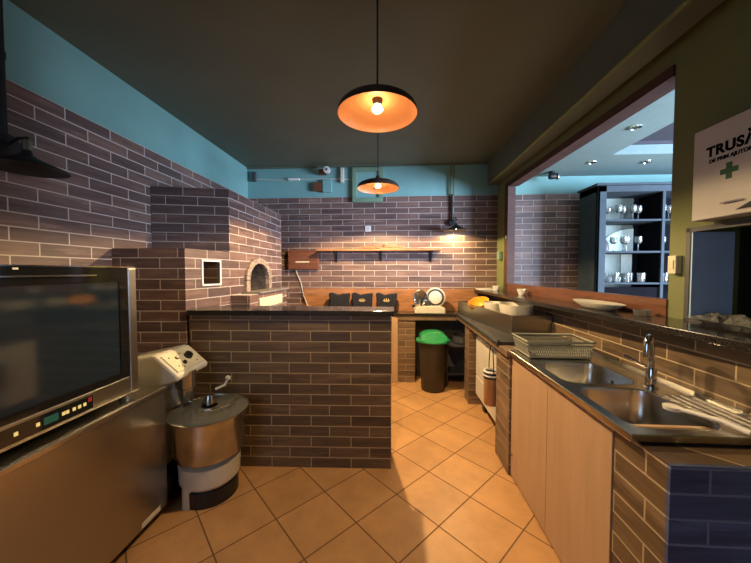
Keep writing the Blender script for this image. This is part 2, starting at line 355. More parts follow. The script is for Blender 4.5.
T = thing('brick_pier', 'low brick end pier under the near end of the sink, its front dark blue', 'pier', (1.07, 1.06, 0))
make('brick_side', B().box(.828, 1.338, .9525, 1.174, 0, .868), M['brick_low'], T)
make('blue_brick_front', B().box(.826, 1.338, .94, .952, 0, .868), M['brick_blue'], T)['label'] = 'dark blue front face'  # front face carries the brick pattern in dark blue
# ------------------------------------------------------------------ sink
T = thing('double_sink', 'stainless steel double bowl sink set on the beech cabinet', 'sink', (1.05, 1.6, .87))
top = make('sink_top', B().box(.797, 1.336, 1.055, 2.155, .873, .90), M['steel_h'], T, bevel=0)
def rrect(x0, x1, y0, y1, r, n=6):
    return arc(x1-r, y1-r, r, 0, PI/2, n) + arc(x0+r, y1-r, r, PI/2, PI, n) + arc(x0+r, y0+r, r, PI, 1.5*PI, n) + arc(x1-r, y0+r, r, 1.5*PI, 2*PI, n)
BW = ((.845, 1.165, 1.10, 1.47), (.855, 1.20, 1.53, 1.88))
cs = []
for q in BW: cs.append(same(B().prism(rrect(*q, .07), .85, .95)))
cut(top, cs)
m = top.modifiers.new('bevel', 'BEVEL'); m.width = .004; m.segments = 2; m.limit_method = 'ANGLE'
for q in BW:
    bb = B(); prev = None
    for (ins, z, r) in ((-.006, .9005, .076), (0, .897, .07), (.004, .86, .07), (.012, .76, .07), (.035, .735, .05), (.13, .73, .02)):
        ring = [bb.bm.verts.new((x, y, z)) for x, y in rrect(q[0]+ins, q[1]-ins, q[2]+ins, q[3]-ins, r)]
        if prev:
            for i in range(len(ring)): bb.bm.faces.new((prev[i], prev[(i+1) % len(ring)], ring[(i+1) % len(ring)], ring[i]))
        prev = ring
    bb.bm.faces.new(prev)
    bo = make('bowl', bb, M['steel_h'], T, smooth=50)
    make('drain', B().lathe([(0, .732), (.03, .732), (.036, .736), (.038, .731)], ((q[0]+q[1])/2, (q[2]+q[3])/2, 0), 20), M['chrome'], T)
bb = B()
for k in range(4): bb.tube([(1.2+k*.033, 1.09, .899), (1.2+k*.033, 1.40, .899)], .007, 8)
make('drainer_ribs', bb, M['steel_h'], T, smooth=40)
make('upstand', B().box(1.326, 1.337, 1.055, 2.155, .90, .918), M['steel_h'], T)
make('overflow', B().cyl((1.192, 1.72, .84), .012, .004, 'x', 14), M['black'], T)
T = thing('kitchen_tap', 'chrome swan neck tap rising between the two sink bowls', 'tap', (1.215, 1.50, .9005))
make('tap_body', B().lathe([(0, .9005), (.03, .9005), (.03, .908), (.022, .915), (.021, .985), (.017, .995), (0, .995)], (1.215, 1.50, 0), 20), M['chrome'], T, smooth=40)
pts = [(1.215, 1.5, .98), (1.214, 1.5, 1.10)] + [(1.215-.035+.035*math.cos(a), 1.5-.03*(1-math.cos(a)), 1.115+.035*math.sin(a)) for a in [k*PI/8 for k in range(9)]] + [(1.143, 1.44, 1.06)]
make('spout', B().tube(pts, .0125, 12), M['chrome'], T, smooth=60)
make('lever', B().tube([(1.215, 1.5, .985), (1.19, 1.53, 1.0), (1.15, 1.58, 1.03)], .006, 8), M['chrome'], T, smooth=60)
bb = B().tube([(1.18, 1.06, .913), (1.16, 1.13, .918), (1.12, 1.21, .915), (1.10, 1.25, .91)], .009, 8).lathe([(0, -.012), (.028, -.01), (.03, .004), (0, .006)], (1.10, 1.255, .912), 16)
tag(make('ladle', bb, M['white'], smooth=50), 'pale ladle lying on the rim of the near sink bowl', 'ladle')
# plastic dish basket
T = thing('dish_basket', 'grey green lattice plastic basket standing on the far end of the sink', 'basket', (1.04, 2.02, .905))
def bpt(u, v, z):  # unit square to tapered basket
    s = 1 + (z-.905)*1.0
    return (1.035 + u*.182*s, 2.06 + v*.115*s, z)
bb = B()
for z, r in ((.91, .006), (1.005, .008), (.985, .004)):
    bb.tube([bpt(-1, -1, z), bpt(1, -1, z), bpt(1, 1, z), bpt(-1, 1, z), bpt(-1, -1, z)], r, 6)
make('rim', bb, M['basket'], T, smooth=60)
bb = B()
for k in range(-14, 15):
    u = k/14
    for v in (-1, 1):
        for du in (-.14, .14):
            if abs(u+du) <= 1.01: bb.tube([bpt(u, v, .91), bpt(u+du, v, .985)], .0028, 4)
for k in range(-8, 9):
    u = k/8
    for v in (-1, 1):
        for du in (-.25, .25):
            if abs(u+du) <= 1.01: bb.tube([bpt(v, u, .91), bpt(v, u+du, .985)], .0028, 4)
make('lattice_sides', bb, M['basket'], T)
make('base_grid', B().box(.855, 1.215, 1.95, 2.17, .905, .909), M['basket'], T)
# ------------------------------------------------------------------ steel trough with bowls
T = thing('steel_trough', 'long open stainless steel trough on the granite side counter', 'trough', (1.08, 3.2, .915))
A0, A1, A2, A3 = (.80, 3.87), (.985, 2.60), (1.332, 2.64), (1.15, 3.88)
tb = make('tray_shell', B().prism([A0, A1, A2, A3], .9155, 1.075), M['steel'], T)
cut(tb, [same(B().prism([(A0[0]+.014, A0[1]-.012), (A1[0]+.013, A1[1]+.012), (A2[0]-.014, A2[1]+.012), (A3[0]-.013, A3[1]-.012)], .93, 1.2))])
m = tb.modifiers.new('bevel', 'BEVEL'); m.width = .003; m.segments = 2
make('front_rail', B().prism([(.782, 2.34), (.80, 2.34), (.80, 3.88), (.782, 3.88)], .9155, .925), M['darkgrey'], T)
def bowl(name, c, r, h, mat_, label, cat='bowl', tilt=None, sx=1, sy=1):
    pr = [(0, 0), (r*.55, 0), (r*.8, h*.35), (r, h), (r*1.06, h), (r*1.06, h-.006), (r*.97, h-.006)]
    pr = [(0, 0), (r*.6, 0), (r*.85, h*.4), (r, h), (r*.97, h), (r*.82, h*.42), (r*.56, .008), (0, .008)]
    o = make(name, B().lathe(pr, c, 32, tilt, sx, sy), mat_, smooth=50); tag(o, label, cat); return o
bowl('plastic_bowl', (1.125, 2.88, .9305), .15, .215, M['cream'], 'large white plastic bowl at the near end of the steel trough', sx=.95, sy=1.25)
bowl('plastic_tub', (1.03, 3.20, .932), .115, .195, M['cream'], 'white plastic tub in the trough just beyond the large white bowl', 'tub', sx=.85, sy=1.1)
bowl('yellow_bowl', (.965, 3.46, 1.02), .115, .10, M['yellow'], 'bright yellow plastic bowl tilted inside the steel trough', tilt=Matrix.Rotation(-.35, 4, 'Y') @ Matrix.Rotation(.3, 4, 'X'))
# ------------------------------------------------------------------ meat slicer
sx, sy = .455, 4.03
T = thing('meat_slicer', 'white meat slicer with round blade on the back counter', 'slicer', (sx, sy, .90))
make('base', B().prism([(sx-.19, .902), (sx+.20, .902), (sx+.20, .97), (sx+.13, 1.0), (sx-.13, 1.0), (sx-.19, .95)], sy-.12, sy+.12, 'y'), M['cream'], T, bevel=.008)
for dx in (-.17, .17): make('foot', B().cyl((sx+dx, sy-.08, .90), .015, .006), M['black'], T)
Mt = Matrix.Rotation(PI/2, 4, 'X')
make('blade_guard', B().lathe([(0, 0), (.125, 0), (.13, .01), (.13, .03), (.10, .035), (0, .035)], (sx+.08, sy-.02, 1.105), 36, Mt), M['cream'], T, smooth=40)
make('blade', B().lathe([(.088, .036), (.11, .036), (.11, .041), (.088, .041), (.088, .036)], (sx+.08, sy-.02, 1.105), 36, Mt), M['darkgrey'], T, smooth=40)
make('blade_cover', B().lathe([(0, .036), (.085, .036), (.08, .046), (0, .05)], (sx+.08, sy-.02, 1.105), 36, Mt), M['white'], T, smooth=40)
make('food_plate', B().lathe([(0, 0), (.09, 0), (.095, .012), (.085, .02), (.07, .012), (0, .012)], (sx-.11, sy-.05, 1.10), 30, Mt, 1, 1.15), M['steel_h'], T, smooth=40)
make('handle', B().tube([(sx-.11, sy-.1, .98), (sx-.10, sy-.12, 1.08), (sx-.04, sy-.12, 1.12)], .011, 8), M['black'], T, smooth=60)
make('motor', B().box(sx-.06, sx+.02, sy-.10, sy-.03, .985, 1.07), M['darkgrey'], T, bevel=.01)
make('knob', B().cyl((sx-.20, sy-.09, .985), .022, .03, 'z'), M['black'], T)
# ------------------------------------------------------------------ black bags with crest
def bag(x, label, crest):
    T = thing('fabric_bag', label, 'bag', (x, 4.06, .90), 'black fabric bags on the back counter')
    w = .135; poly = [(-w*.92, .90), (w*.92, .90), (w*1.0, 1.10), (w*1.08, 1.152)]
    poly += [(w*1.0-(2*w*1.0)*k/10, 1.145 + .012*math.cos(k/10*2*PI)*(-1 if 0 else 1) - .006*math.sin(k*1.3)) for k in range(1, 10)]
    poly += [(-w*1.08, 1.15), (-w*1.0, 1.10)]
    make('sack', B().prism([(x+p[0], p[1]) for p in poly], 4.015, 4.10, 'y'), M['fabric'], T, bevel=.018)
    if crest:
        bb = B()
        bb.box(x-.045, x+.045, 4.0125, 4.0148, 1.05, 1.058).box(x-.03, x+.03, 4.0125, 4.0148, 1.04, 1.046)
        for k in (-1, 0, 1): bb.prism([(x+k*.026-.010, 1.06), (x+k*.026+.010, 1.06), (x+k*.026, 1.085+.008*(k == 0))], 4.0125, 4.0148, 'y')
        make('crest', bb, M['gold'], T)['label'] = 'small gold crest print'
bag(-.735, 'black fabric bag with no visible crest, leftmost of three on back counter', False)
bag(-.425, 'black fabric bag with gold crest, middle of three on back counter', True)
bag(-.10, 'black fabric bag with gold crest, nearest the meat slicer', True)
# ------------------------------------------------------------------ wall shelf and bits on the back wall
T = thing('wall_shelf', 'long pine wall shelf on the back brick wall above the bags', 'shelf', (-.2, 4.2, 1.6))
make('shelf_board', B().box(-1.03, .61, 3.97, 4.2055, 1.715, 1.738), M['wood'], T, bevel=.003)
for x in (-.80, -.18, .50):
    make('bracket', B().box(x-.01, x+.01, 4.0, 4.205, 1.70, 1.714).box(x-.01, x+.01, 4.192, 4.205, 1.57, 1.70).prism([(4.02, 1.70), (4.04, 1.70), (4.195, 1.59), (4.195, 1.575)], x-.004, x+.004, 'x'), M['black'], T)
for k, (w, d, lab) in enumerate(((.165, .0, 'bottom board of the small stack on the pine wall shelf'), (.15, .01, 'middle board of the small stack on the pine wall shelf'), (.10, -.03, 'top board of the small stack on the pine wall shelf'))):
    tag(make('cutting_board', B().prism(rrect(-.02+d-w, -.02+d+w, 4.05, 4.18, .03), 1.7385+k*.022, 1.7585+k*.022), M['wood'], bevel=.002), lab, 'board', 'boards stacked on wall shelf')
tag(make('rolling_pin', B().cyl((-.40, 4.10, 1.7605), .022, .14, 'x', 16).cyl((-.44, 4.10, 1.7605), .008, .22, 'x', 10), M['wood'], smooth=40), 'small wooden rolling pin left of the board stack on the wall shelf', 'rolling pin')
T = thing('wooden_wall_box', 'red brown wooden board box on back wall left of the pine shelf', 'box', (-1.28, 4.2, 1.47))
make('panel', B().box(-1.47, -1.045, 4.14, 4.2055, 1.47, 1.735), M['redwood'], T, bevel=.004)
make('name_strip', B().box(-1.36, -1.17, 4.136, 4.1395, 1.565, 1.582), M['ivory'], T)
T = thing('wall_socket', 'small white socket plate alone on the back brick wall', 'socket', (-.36, 4.2, 1.98))
make('plate', B().box(-.40, -.32, 4.195, 4.2055, 1.99, 2.07), M['white'], T, bevel=.004)
make('outlet', B().cyl((-.36, 4.1935, 2.03), .022, .0015, 'y', 18), M['cream'], T)
T = thing('vent_hatch', 'green framed square vent hatch high on the back wall behind the far pendant', 'hatch', (-.36, 4.2, 2.4))
bb = B()
for q in ((-.573, -.154, 2.80, 2.86), (-.573, -.154, 2.39, 2.45), (-.573, -.513, 2.45, 2.80), (-.214, -.154, 2.45, 2.80)): bb.box(q[0], q[1], 4.165, 4.2055, q[2], q[3])
make('hatch_frame', bb, M['greenframe'], T, bevel=.004)
make('hatch_panel', B().box(-.513, -.214, 4.185, 4.2055, 2.45, 2.80), M['teal_back'], T)
T = thing('security_camera', 'small white dome camera on wooden block high on back wall', 'camera', (-.93, 4.2, 2.75))
make('mount_block', B().box(-1.03, -.93, 4.13, 4.209, 2.77, 2.84), M['redwood'], T, bevel=.003)
make('camera_head', B().lathe([(0, 0), (.028, .0), (.042, .02), (.045, .07), (0, .075)], (-.90, 4.12, 2.80), 24, Matrix.Rotation(-PI/2+PI, 4, 'X')), M['white'], T, smooth=40)
make('lens', B().lathe([(0, 0), (.014, 0), (.014, .006), (0, .006)], (-.90, 4.045, 2.80), 16, Matrix.Rotation(PI/2, 4, 'X')), M['black'], T)
for (x0, x1, z0, z1, m_, nm, lab, ct) in (
    (-1.12, -1.00, 2.55, 2.67, 'redwood', 'wooden_block', 'brown wooden block on back wall below the dome camera', 'block'),
    (-.985, -.86, 2.53, 2.70, 'teal_back', 'junction_box', 'grey green junction box below the dome camera', 'junction box'),
    (-.735, -.69, 2.66, 2.86, 'cream', 'alarm_contact', 'slim upright pale box between dome camera and vent hatch', 'box'),
    (-1.985, -1.93, 2.70, 2.83, 'darkgrey', 'wall_speaker', 'dark little box in the top left back corner on teal wall', 'box'),
    (-1.47, -1.31, 2.705, 2.73, 'white', 'cable_splice', 'thin white cable connector left of the dome camera', 'connector')):
    tag(make(nm, B().box(x0, x1, 4.165, 4.209, z0, z1), M[m_], bevel=.004), lab, ct)
pts = [(-2.0, 4.2, 2.74), (-1.6, 4.2, 2.72), (-1.2, 4.2, 2.725), (-.7, 4.2, 2.715), (-.58, 4.2, 2.70)]
tag(make('cable', B().tube(pts, .005, 6), M['cream']), 'thin pale cable running along the top of the back wall', 'cable')
pts = [(-1.385, 4.19, 1.52), (-1.36, 4.185, 1.42), (-1.30, 4.18, 1.28), (-1.26, 4.17, 1.10), (-1.20, 4.16, .96), (-1.1, 4.12, .905)]
tag(make('power_cord', B().tube(pts, .006, 6), M['cream'], smooth=60), 'white power cord hanging down beside the pizza oven', 'cord')
# ------------------------------------------------------------------ bin
bx, by = .475, 3.72
T = thing('swing_bin', 'dark round waste bin with green swing lid under the back counter', 'bin', (bx, by, 0))
make('bin_body', B().lathe([(0, 0), (.13, 0), (.14, .02), (.172, .60), (.165, .60), (.135, .03), (0, .03)], (bx, by, 0), 36), M['binbody'], T, smooth=40)
make('lid', B().lathe([(.168, .595), (.203, .595), (.208, .605), (.203, .618), (.185, .624), (.12, .63), (0, .63)], (bx, by, 0), 44, None, 1, .95), M['green'], T, smooth=40)
fl = [(bx-.158, .622), (bx+.158, .622)] + [(bx+.158*max(-1, min(1, 1.0*math.cos(a))), .632+.088*math.sin(a)**.7) for a in [.001+k*(PI-.002)/16 for k in range(17)]]
bb = B().prism(fl, by-.15, by+.12, 'y')
for v in bb.bm.verts: v.co.y += (v.co.z-.62)*(.85 if v.co.y < by else -.3)
make('swing_flap', bb, M['green'], T, bevel=.008)
T = thing('cooking_pot', 'dark cooking pot on a low metal rack under the counter beside the bin', 'pot', (.90, 3.95, .52))
make('pot_body', B().lathe([(0, .52), (.10, .52), (.11, .53), (.11, .62), (.118, .625), (.105, .62), (.1, .535), (0, .535)], (.87, 3.98, 0), 28), M['darkgrey'], T, smooth=40)
make('pot_handle', B().tube([(.76, 3.95, .60), (.72, 3.93, .605), (.72, 4.0, .605), (.76, 4.0, .60)], .006, 6), M['black'], T)
bb = B().box(.66, 1.33, 3.84, 4.17, .49, .515).box(.66, 1.33, 3.84, 4.17, .14, .16)
for x in (.67, 1.31):
    for y in (3.85, 4.16): bb.box(x-.01, x+.01, y-.01, y+.01, 0, .515)
tag(make('metal_rack', bb, M['darkgrey'], bevel=.002), 'low grey metal rack in the dark corner under the counter', 'rack')
# ------------------------------------------------------------------ white appliance & hanging bucket
T = thing('under_counter_fridge', 'white under counter appliance between the two brick legs of side counter', 'fridge', (1.08, 2.85, 0))
make('body', B().box(.88, 1.32, 2.46, 3.24, .14, .80), M['cream'], T, bevel=.01)
for z0, z1 in ((.16, .36), (.37, .78)): make('door', B().box(.862, .879, 2.47, 3.23, z0, z1), M['cream'], T, bevel=.006)
for y in (2.55, 3.15): make('castor', B().cyl((.92, y, .045), .045, .03, 'x', 18).box(.92, .95, y-.012, y+.012, .08, .139), M['black'], T)
T = thing('tin_bucket', 'small copper coloured tin with black and white striped rim hanging at side counter', 'bucket', (.805, 2.53, .35))
c = (.80, 2.53, .03)
make('tin', B().lathe([(0, .32), (.052, .32), (.056, .33), (.058, .54), (.052, .54), (.05, .33), (0, .33)], c, 28), M['tin'], T, smooth=40)
for k in range(4): make('rim_stripe', B().lathe([(.0585, .54+k*.016), (.063, .545+k*.016), (.0585, .556+k*.016), (.05, .556+k*.016), (.05, .54+k*.016), (.0585, .54+k*.016)], c, 28), M['black' if k % 2 == 0 else 'white'], T, smooth=60)
make('bail', B().tube([(c[0], c[1]+.06*math.cos(a), .62+.222*math.sin(a)) for a in [k*PI/12 for k in range(13)]], .004, 6), M['black'], T)
# ------------------------------------------------------------------ pendants
def shade_prof(r, h, t=.004):
    out = [(r*math.sin(a), h*(1-(1-math.cos(a)))) for a in [k*(PI/2)/10 for k in range(11)]]
    return out
def lamp_light(T, loc, e, col=(1, .70, .35), ang=154):
    l = bpy.data.lights.new('bulb_light', 'SPOT'); l.energy = e; l.color = col; l.spot_size = math.radians(ang); l.spot_blend = .12; l.shadow_soft_size = .02
    o = bpy.data.objects.new('bulb_light', l); C.objects.link(o); o.parent = T; o.location = loc
def pendant(x, y, label, e):
    R_, zr = .206, 2.258; H = .082
    T = thing('pendant_lamp', label, 'lamp', (x, y, zr), 'pendant lamps with copper lined shades')
    o_ = [(.03, zr+H)] + [(R_*math.sin(a)**.9 if k else .03, zr+H*math.cos(a)**.8 if k < 10 else zr) for k, a in enumerate([k*(PI/2)/10 for k in range(11)])][1:]
    make('shade', B().lathe(o_, (x, y, 0), 48), M['shade_out'], T, smooth=60)
    i_ = [(0, zr+H-.006)] + [(p[0]-.0035, max(zr+.0005, p[1]-.005)) for p in o_] + [(R_, zr)]
    make('shade_lining', B().lathe(i_, (x, y, 0), 48), M['shade_in'], T, smooth=60)
    make('inner_ring', B().lathe([(.105, zr+.070), (.109, zr+.066), (.112, zr+.070)], (x, y, 0), 48), M['shade_in'], T)
    make('socket', B().lathe([(0, zr+H+.045), (.018, zr+H+.045), (.024, zr+H+.03), (.03, zr+H), (.026, zr+H-.02), (.02, zr+H-.035), (0, zr+H-.035)], (x, y, 0), 20), M['shade_out'], T, smooth=60)
    make('bulb', B().lathe([(0, zr+.068), (.012, zr+.066), (.016, zr+.05), (.026, zr+.03), (.028, zr+.026), (.02, zr+.014), (0, zr+.009)], (x, y, 0), 20), M['bulb'], T, smooth=80)
    lamp_light(T, (0, 0, -.005), e)
    make('cord', B().cyl((x, y, zr+H+.04), .0045, ZC-.03-zr-H-.04, 'z', 8), M['black'], T)
    make('ceiling_rose', B().lathe([(0, ZC-.04), (.03, ZC-.04), (.045, ZC-.03), (.05, ZC-.001), (0, ZC-.001)], (x, y, 0), 24), M['black'], T, smooth=50)
pendant(-.088, 1.60, 'near copper lined pendant lamp, the larger looking one hanging over the aisle', 46)
pendant(-.16, 3.02, 'far copper lined pendant lamp hanging in front of the vent hatch', 140)
# ------------------------------------------------------------------ pipe wall lamps
def cone_lamp(name, x, y, zr, r, lit, T, d):
    # d: unit vector away from wall
    make('shade', B().lathe([(.018, zr+.105), (.024, zr+.075), (.05, zr+.055), (r*.98, zr+.006), (r, zr), (r-.004, zr), (.05, zr+.048), (.02, zr+.07)], (x, y, 0), 40), M['black'], T, smooth=40)
    make('socket', B().lathe([(0, zr+.15), (.014, zr+.15), (.02, zr+.14), (.02, zr+.09), (0, zr+.09)], (x, y, 0), 16), M['chrome'], T, smooth=40)
T = thing('pipe_wall_lamp', 'black conical pipe lamp on the left wall, unlit, above the steel oven', 'lamp', (XL, 1.48, 2.0))
make('pipe', B().cyl((XL+.035, 1.48, 2.12), .018, ZC-2.121, 'z', 14).cyl((XL+.035, 1.48, 2.55), .023, .03, 'z', 14), M['black'], T, smooth=40)
make('junction', B().cyl((XL+.0045, 1.48, 2.09), .075, .055, 'x', 24), M['black'], T, bevel=.006)
make('arm', B().tube([(XL+.05, 1.48, 2.10), (XL+.12, 1.48, 2.135), (XL+.17, 1.48, 2.135), (XL+.165, 1.48, 2.10)], .008, 8), M['black'], T, smooth=60)
cone_lamp('', XL+.165, 1.48, 1.975, .16, False, T, 1)
T = thing('pipe_wall_lamp', 'black conical pipe lamp on the back wall, lit, right of pine shelf', 'lamp', (.77, YB, 2.0))
make('pipe', B().cyl((.757, YB-.03, 2.47), .009, ZC-2.471, 'z', 10).cyl((.797, YB-.03, 2.47), .009, ZC-2.471, 'z', 10), M['olive'], T, smooth=40)
make('rod', B().cyl((.777, YB-.03, 2.12), .014, .36, 'z', 12), M['black'], T, smooth=40)
make('junction', B().cyl((.777, YB-.055, 2.10), .045, .05, 'y', 20), M['black'], T, bevel=.005)
make('arm', B().tube([(.777, YB-.05, 2.11), (.785, YB-.12, 2.15), (.795, YB-.18, 2.145), (.80, YB-.2, 2.10)], .008, 8), M['black'], T, smooth=60)
cone_lamp('', .80, YB-.2, 1.97, .15, True, T, 1)
lamp_light(T, (.03, -.2, -.03), 15, (1, .74, .33), 165)
make('bulb', B().lathe([(0, 2.045), (.012, 2.04), (.022, 2.015), (.022, 2.0), (0, 1.985)], (.80, YB-.2, 0), 16), M['bulb2'], T, smooth=80)
# ------------------------------------------------------------------ oven on steel fridge
T = thing('steel_fridge_base', 'low stainless steel cabinet standing on the floor under the black oven', 'cabinet', (-1.70, 1.28, 0))
make('cabinet_body', B().box(XL+.01, -1.345, .75, 1.69, .06, .745), M['steel'], T, bevel=.004)
make('cabinet_top', B().box(XL+.01, -1.335, .745, 1.695, .7455, .772), M['steel_h'], T, bevel=.004)
make('plinth', B().box(XL+.05, -1.40, .78, 1.67, 0, .0595), M['black'], T)
make('rating_label', B().box(-1.3445, -1.3435, 1.50, 1.63, .07, .10), M['white'], T)
X0, X1, Y0, Y1, Z0, Z1 = XL+.02, -1.40, .72, 1.562, .80, 1.47
T = thing('convection_oven', 'black glass fronted convection oven standing on the low steel cabinet', 'oven', (-1.72, 1.22, .772))
bb = B().box(X0, X1-.04, Y0, Y1, Z0, .885).box(X0, X1-.04, Y0, Y1, 1.41, Z1).box(X0, X1-.04, Y0, Y0+.05, .885, 1.41).box(X0, X1-.04, Y1-.05, Y1, .885, 1.41).box(X0, X0+.04, Y0+.05, Y1-.05, .885, 1.41)
make('housing', bb, M['steel'], T)
bb = B().box(X1-.039, X1, Y0, Y1-.045, 1.395, Z1-.003).box(X1-.039, X1, Y0, Y1-.045, .893, .925).box(X1-.039, X1, Y0, Y0+.05, .925, 1.395).box(X1-.039, X1, Y1-.095, Y1-.045, .925, 1.395)
dr = make('door', bb, M['blackgloss'], T)
make('door_glass', B().box(X1-.012, X1-.004, Y0+.05, Y1-.095, .925, 1.395), M['ovenglass'], dr)
make('handle', B().box(X1+.001, X1+.008, Y0+.01, 1.345, 1.425, 1.433), M['chrome'], dr, bevel=.002)
make('edge_column', B().box(X1-.039, X1+.004, Y1-.044, Y1+.002, .80, Z1-.008), M['steel'], T, bevel=.003)
make('top_trim', B().box(X1-.04, X1+.003, Y0, Y1, Z1-.003, Z1+.003), M['chrome'], T)
make('control_band', B().box(X1-.039, X1+.002, Y0, Y1-.046, .80, .891), M['steel'], T, bevel=.003)
cp = make('control_panel', B().box(X1+.0021, X1+.005, Y0+.02, 1.31, .815, .878), M['blackgloss'], T)
for y in (1.02, 1.09, 1.183, 1.198, 1.225, 1.248, 1.271): make('button', B().box(X1+.0052, X1+.0075, y-.006, y+.006, .840, .854), M['led_y'], cp)
make('display', B().box(X1+.0052, X1+.0065, 1.11, 1.163, .832, .862), M['led_g'], cp)
make('red_button', B().box(X1+.0052, X1+.0065, 1.287, 1.303, .850, .870), M['led_r'], cp)
for y in (.82, 1.50):
    make('foot', B().cyl((X1-.02, y, .7725), .024, .014, 'z', 18).cyl((X1-.02, y, .7865), .018, .013, 'z', 18), M['black' if y < 1 else 'chrome'], T)
for x_ in (X0+.06,):
    for y in (.82, 1.50): make('foot', B().cyl((x_, y, .7725), .024, .027, 'z', 14), M['black'], T)
bb = B()
for y in (Y0+.09, 1.035, 1.15, 1.375):
    for x_ in (X0+.1, X1-.08): bb.box(x_-.004, x_+.004, y-.003, y+.003, .94, 1.36)
for z in (1.0, 1.10, 1.20, 1.30):
    for x_ in (X0+.1, X0+.2, X0+.3, X0+.4, X1-.08): bb.box(x_-.002, x_+.002, Y0+.08, Y1-.09, z-.002, z+.002)
make('rack', bb, M['steel_h'], T)
make('indicator', B().box(X1+.001, X1+.003, 1.033, 1.05, 1.455, 1.462), M['white'], dr)
# ------------------------------------------------------------------ spiral mixer
mx_, my_ = -1.20, 1.885
T = thing('dough_mixer', 'cream spiral dough mixer with steel bowl and clear lid beside the brick counter', 'mixer', (mx_-.15, my_, 0))
make('base', B().prism(rrect(-1.84, -1.40, my_-.12, my_+.15, .05), .02, .15).cyl((mx_, my_, .0), .165, .099, 'z', 32), M['black'], T, bevel=.004)
make('pedestal', B().lathe([(0, .10), (.15, .10), (.178, .13), (.182, .245), (.165, .25), (0, .25)], (mx_, my_, 0), 36), M['cream'], T, smooth=40)
for dx, dy in ((.0, -.17), (.06, .17)): make('foot', B().lathe([(0, 0), (.035, 0), (.032, .12), (.02, .16), (0, .16)], (mx_-.06+dx, my_+dy*.8, 0), 18), M['cream' if dy < 0 else 'black'], T, smooth=40)
make('column', B().prism(rrect(-1.86, -1.50, my_-.13, my_+.17, .05), .16, .66), M['cream'], T, bevel=.01)
hd = [(-1.86, .70), (-1.86, .86), (-1.70, .925), (-1.42, .985), (-1.395, .98), (-1.255, .86), (-1.26, .83), (-1.34, .80), (-1.5, .72)]
hd = [(a-.06, c-.055) for a, c in hd]
head = make('head', B().prism(hd, my_-.13, my_+.18, 'y'), M['cream'], T, bevel=.022)
# control panel lies on the sloping front of the head
def pp(u, v, o=0):   # u along y, v up the slope
    p0 = Vector((-1.328, 0, .819)); p1 = Vector((-1.448, 0, .921)); d = (p1-p0).normalized(); n = Vector((-d.z, 0, d.x))*-1
    q = p0 + d*v + n*o; return (q.x, u, q.z)
def pbox(bb, u0, u1, v0, v1, o0, o1):
    v = [bb.bm.verts.new(pp(u, w_, o_)) for o_ in (o0, o1) for w_ in (v0, v1) for u in (u0, u1)]
    for f in ((0,1,3,2),(4,5,7,6),(0,1,5,4),(2,3,7,6),(0,2,6,4),(1,3,7,5)): bb.bm.faces.new([v[i] for i in f])
    return bb
NR = Vector((.102, 0, .12)).normalized(); MR = NR.to_track_quat('Z', 'Y').to_matrix().to_4x4()
cpn = make('control_panel', pbox(B(), my_-.105, my_+.155, .005, .150, -.001, .004), M['ivory'], head)
def on(u, v): return Vector(pp(u, v, .004))
def kn(name, u, v, r, h, m_): make(name, B().lathe([(0, 0), (r, 0), (r*.9, h), (0, h)], on(u, v), 20, MR), M[m_], head, smooth=40)
kn('dial', my_+.07, .085, .028, .022, 'black'); kn('button', my_-.02, .10, .013, .008, 'black'); kn('button', my_-.02, .10, .009, .011, 'white'); kn('button', my_+.0, .05, .014, .010, 'black')
for u, v in ((-.07, .12), (.03, .125), (-.06, .04), (-.03, .02), (.10, .03)): kn('screw', my_+u, v, .005, .003, 'darkgrey')
make('spindle_hub', B().lathe([(0, .60), (.04, .60), (.048, .63), (.05, .68), (.06, .69), (.06, .80), (0, .80)], (mx_-.165, my_+.01, 0), 24), M['steel_h'], T, smooth=40)
make('bowl', B().lathe([(0, .27), (.17, .27), (.197, .285), (.212, .34), (.215, .53), (.223, .536), (.223, .545), (.211, .545), (.207, .345), (.19, .295), (0, .28)], (mx_, my_, 0), 48), M['steel_h'], T, smooth=40)
lidp = make('bowl_lid', B().lathe([(.05, .575), (.18, .565), (.236, .552), (.239, .548), (.234, .547), (.18, .559), (.05, .569)], (mx_, my_, 0), 48), M['lid'], T, smooth=50)
make('lid_ring', B().lathe([(.234, .547), (.240, .547), (.242, .553), (.236, .556), (.234, .547)], (mx_, my_, 0), 48), M['steel_h'], lidp, smooth=60)
make('lid_handle', B().tube([(mx_+.02, my_-.12, .58), (mx_+.05, my_-.13, .60), (mx_+.15, my_-.05, .60), (mx_+.16, my_+.06, .60), (mx_+.13, my_+.10, .565)], .005, 8), M['chrome'], lidp, smooth=60)
make('lid_hinge', B().lathe([(0, .575), (.035, .575), (.03, .61), (.022, .63), (0, .635)], (mx_-.02, my_+.03, 0), 20), M['steel_h'], lidp, smooth=40)
make('lever', B().tube([(mx_-.02, my_+.10, .64), (mx_+.03, my_+.13, .66), (mx_+.045, my_+.14, .70)], .009, 8).lathe([(0, -.018), (.016, -.01), (.018, .008), (0, .02)], (mx_+.047, my_+.14, .705), 14), M['cream'], T, smooth=50)
sp = [(mx_-.06+.10*math.cos(a)*(.5+.5*t), my_+.10*math.sin(a)*(.5+.5*t), .58-.22*t) for t in [k/30 for k in range(31)] for a in [t*3.2*PI]]
make('spiral_hook', B().tube(sp, .010, 8), M['steel_h'], T, smooth=60)
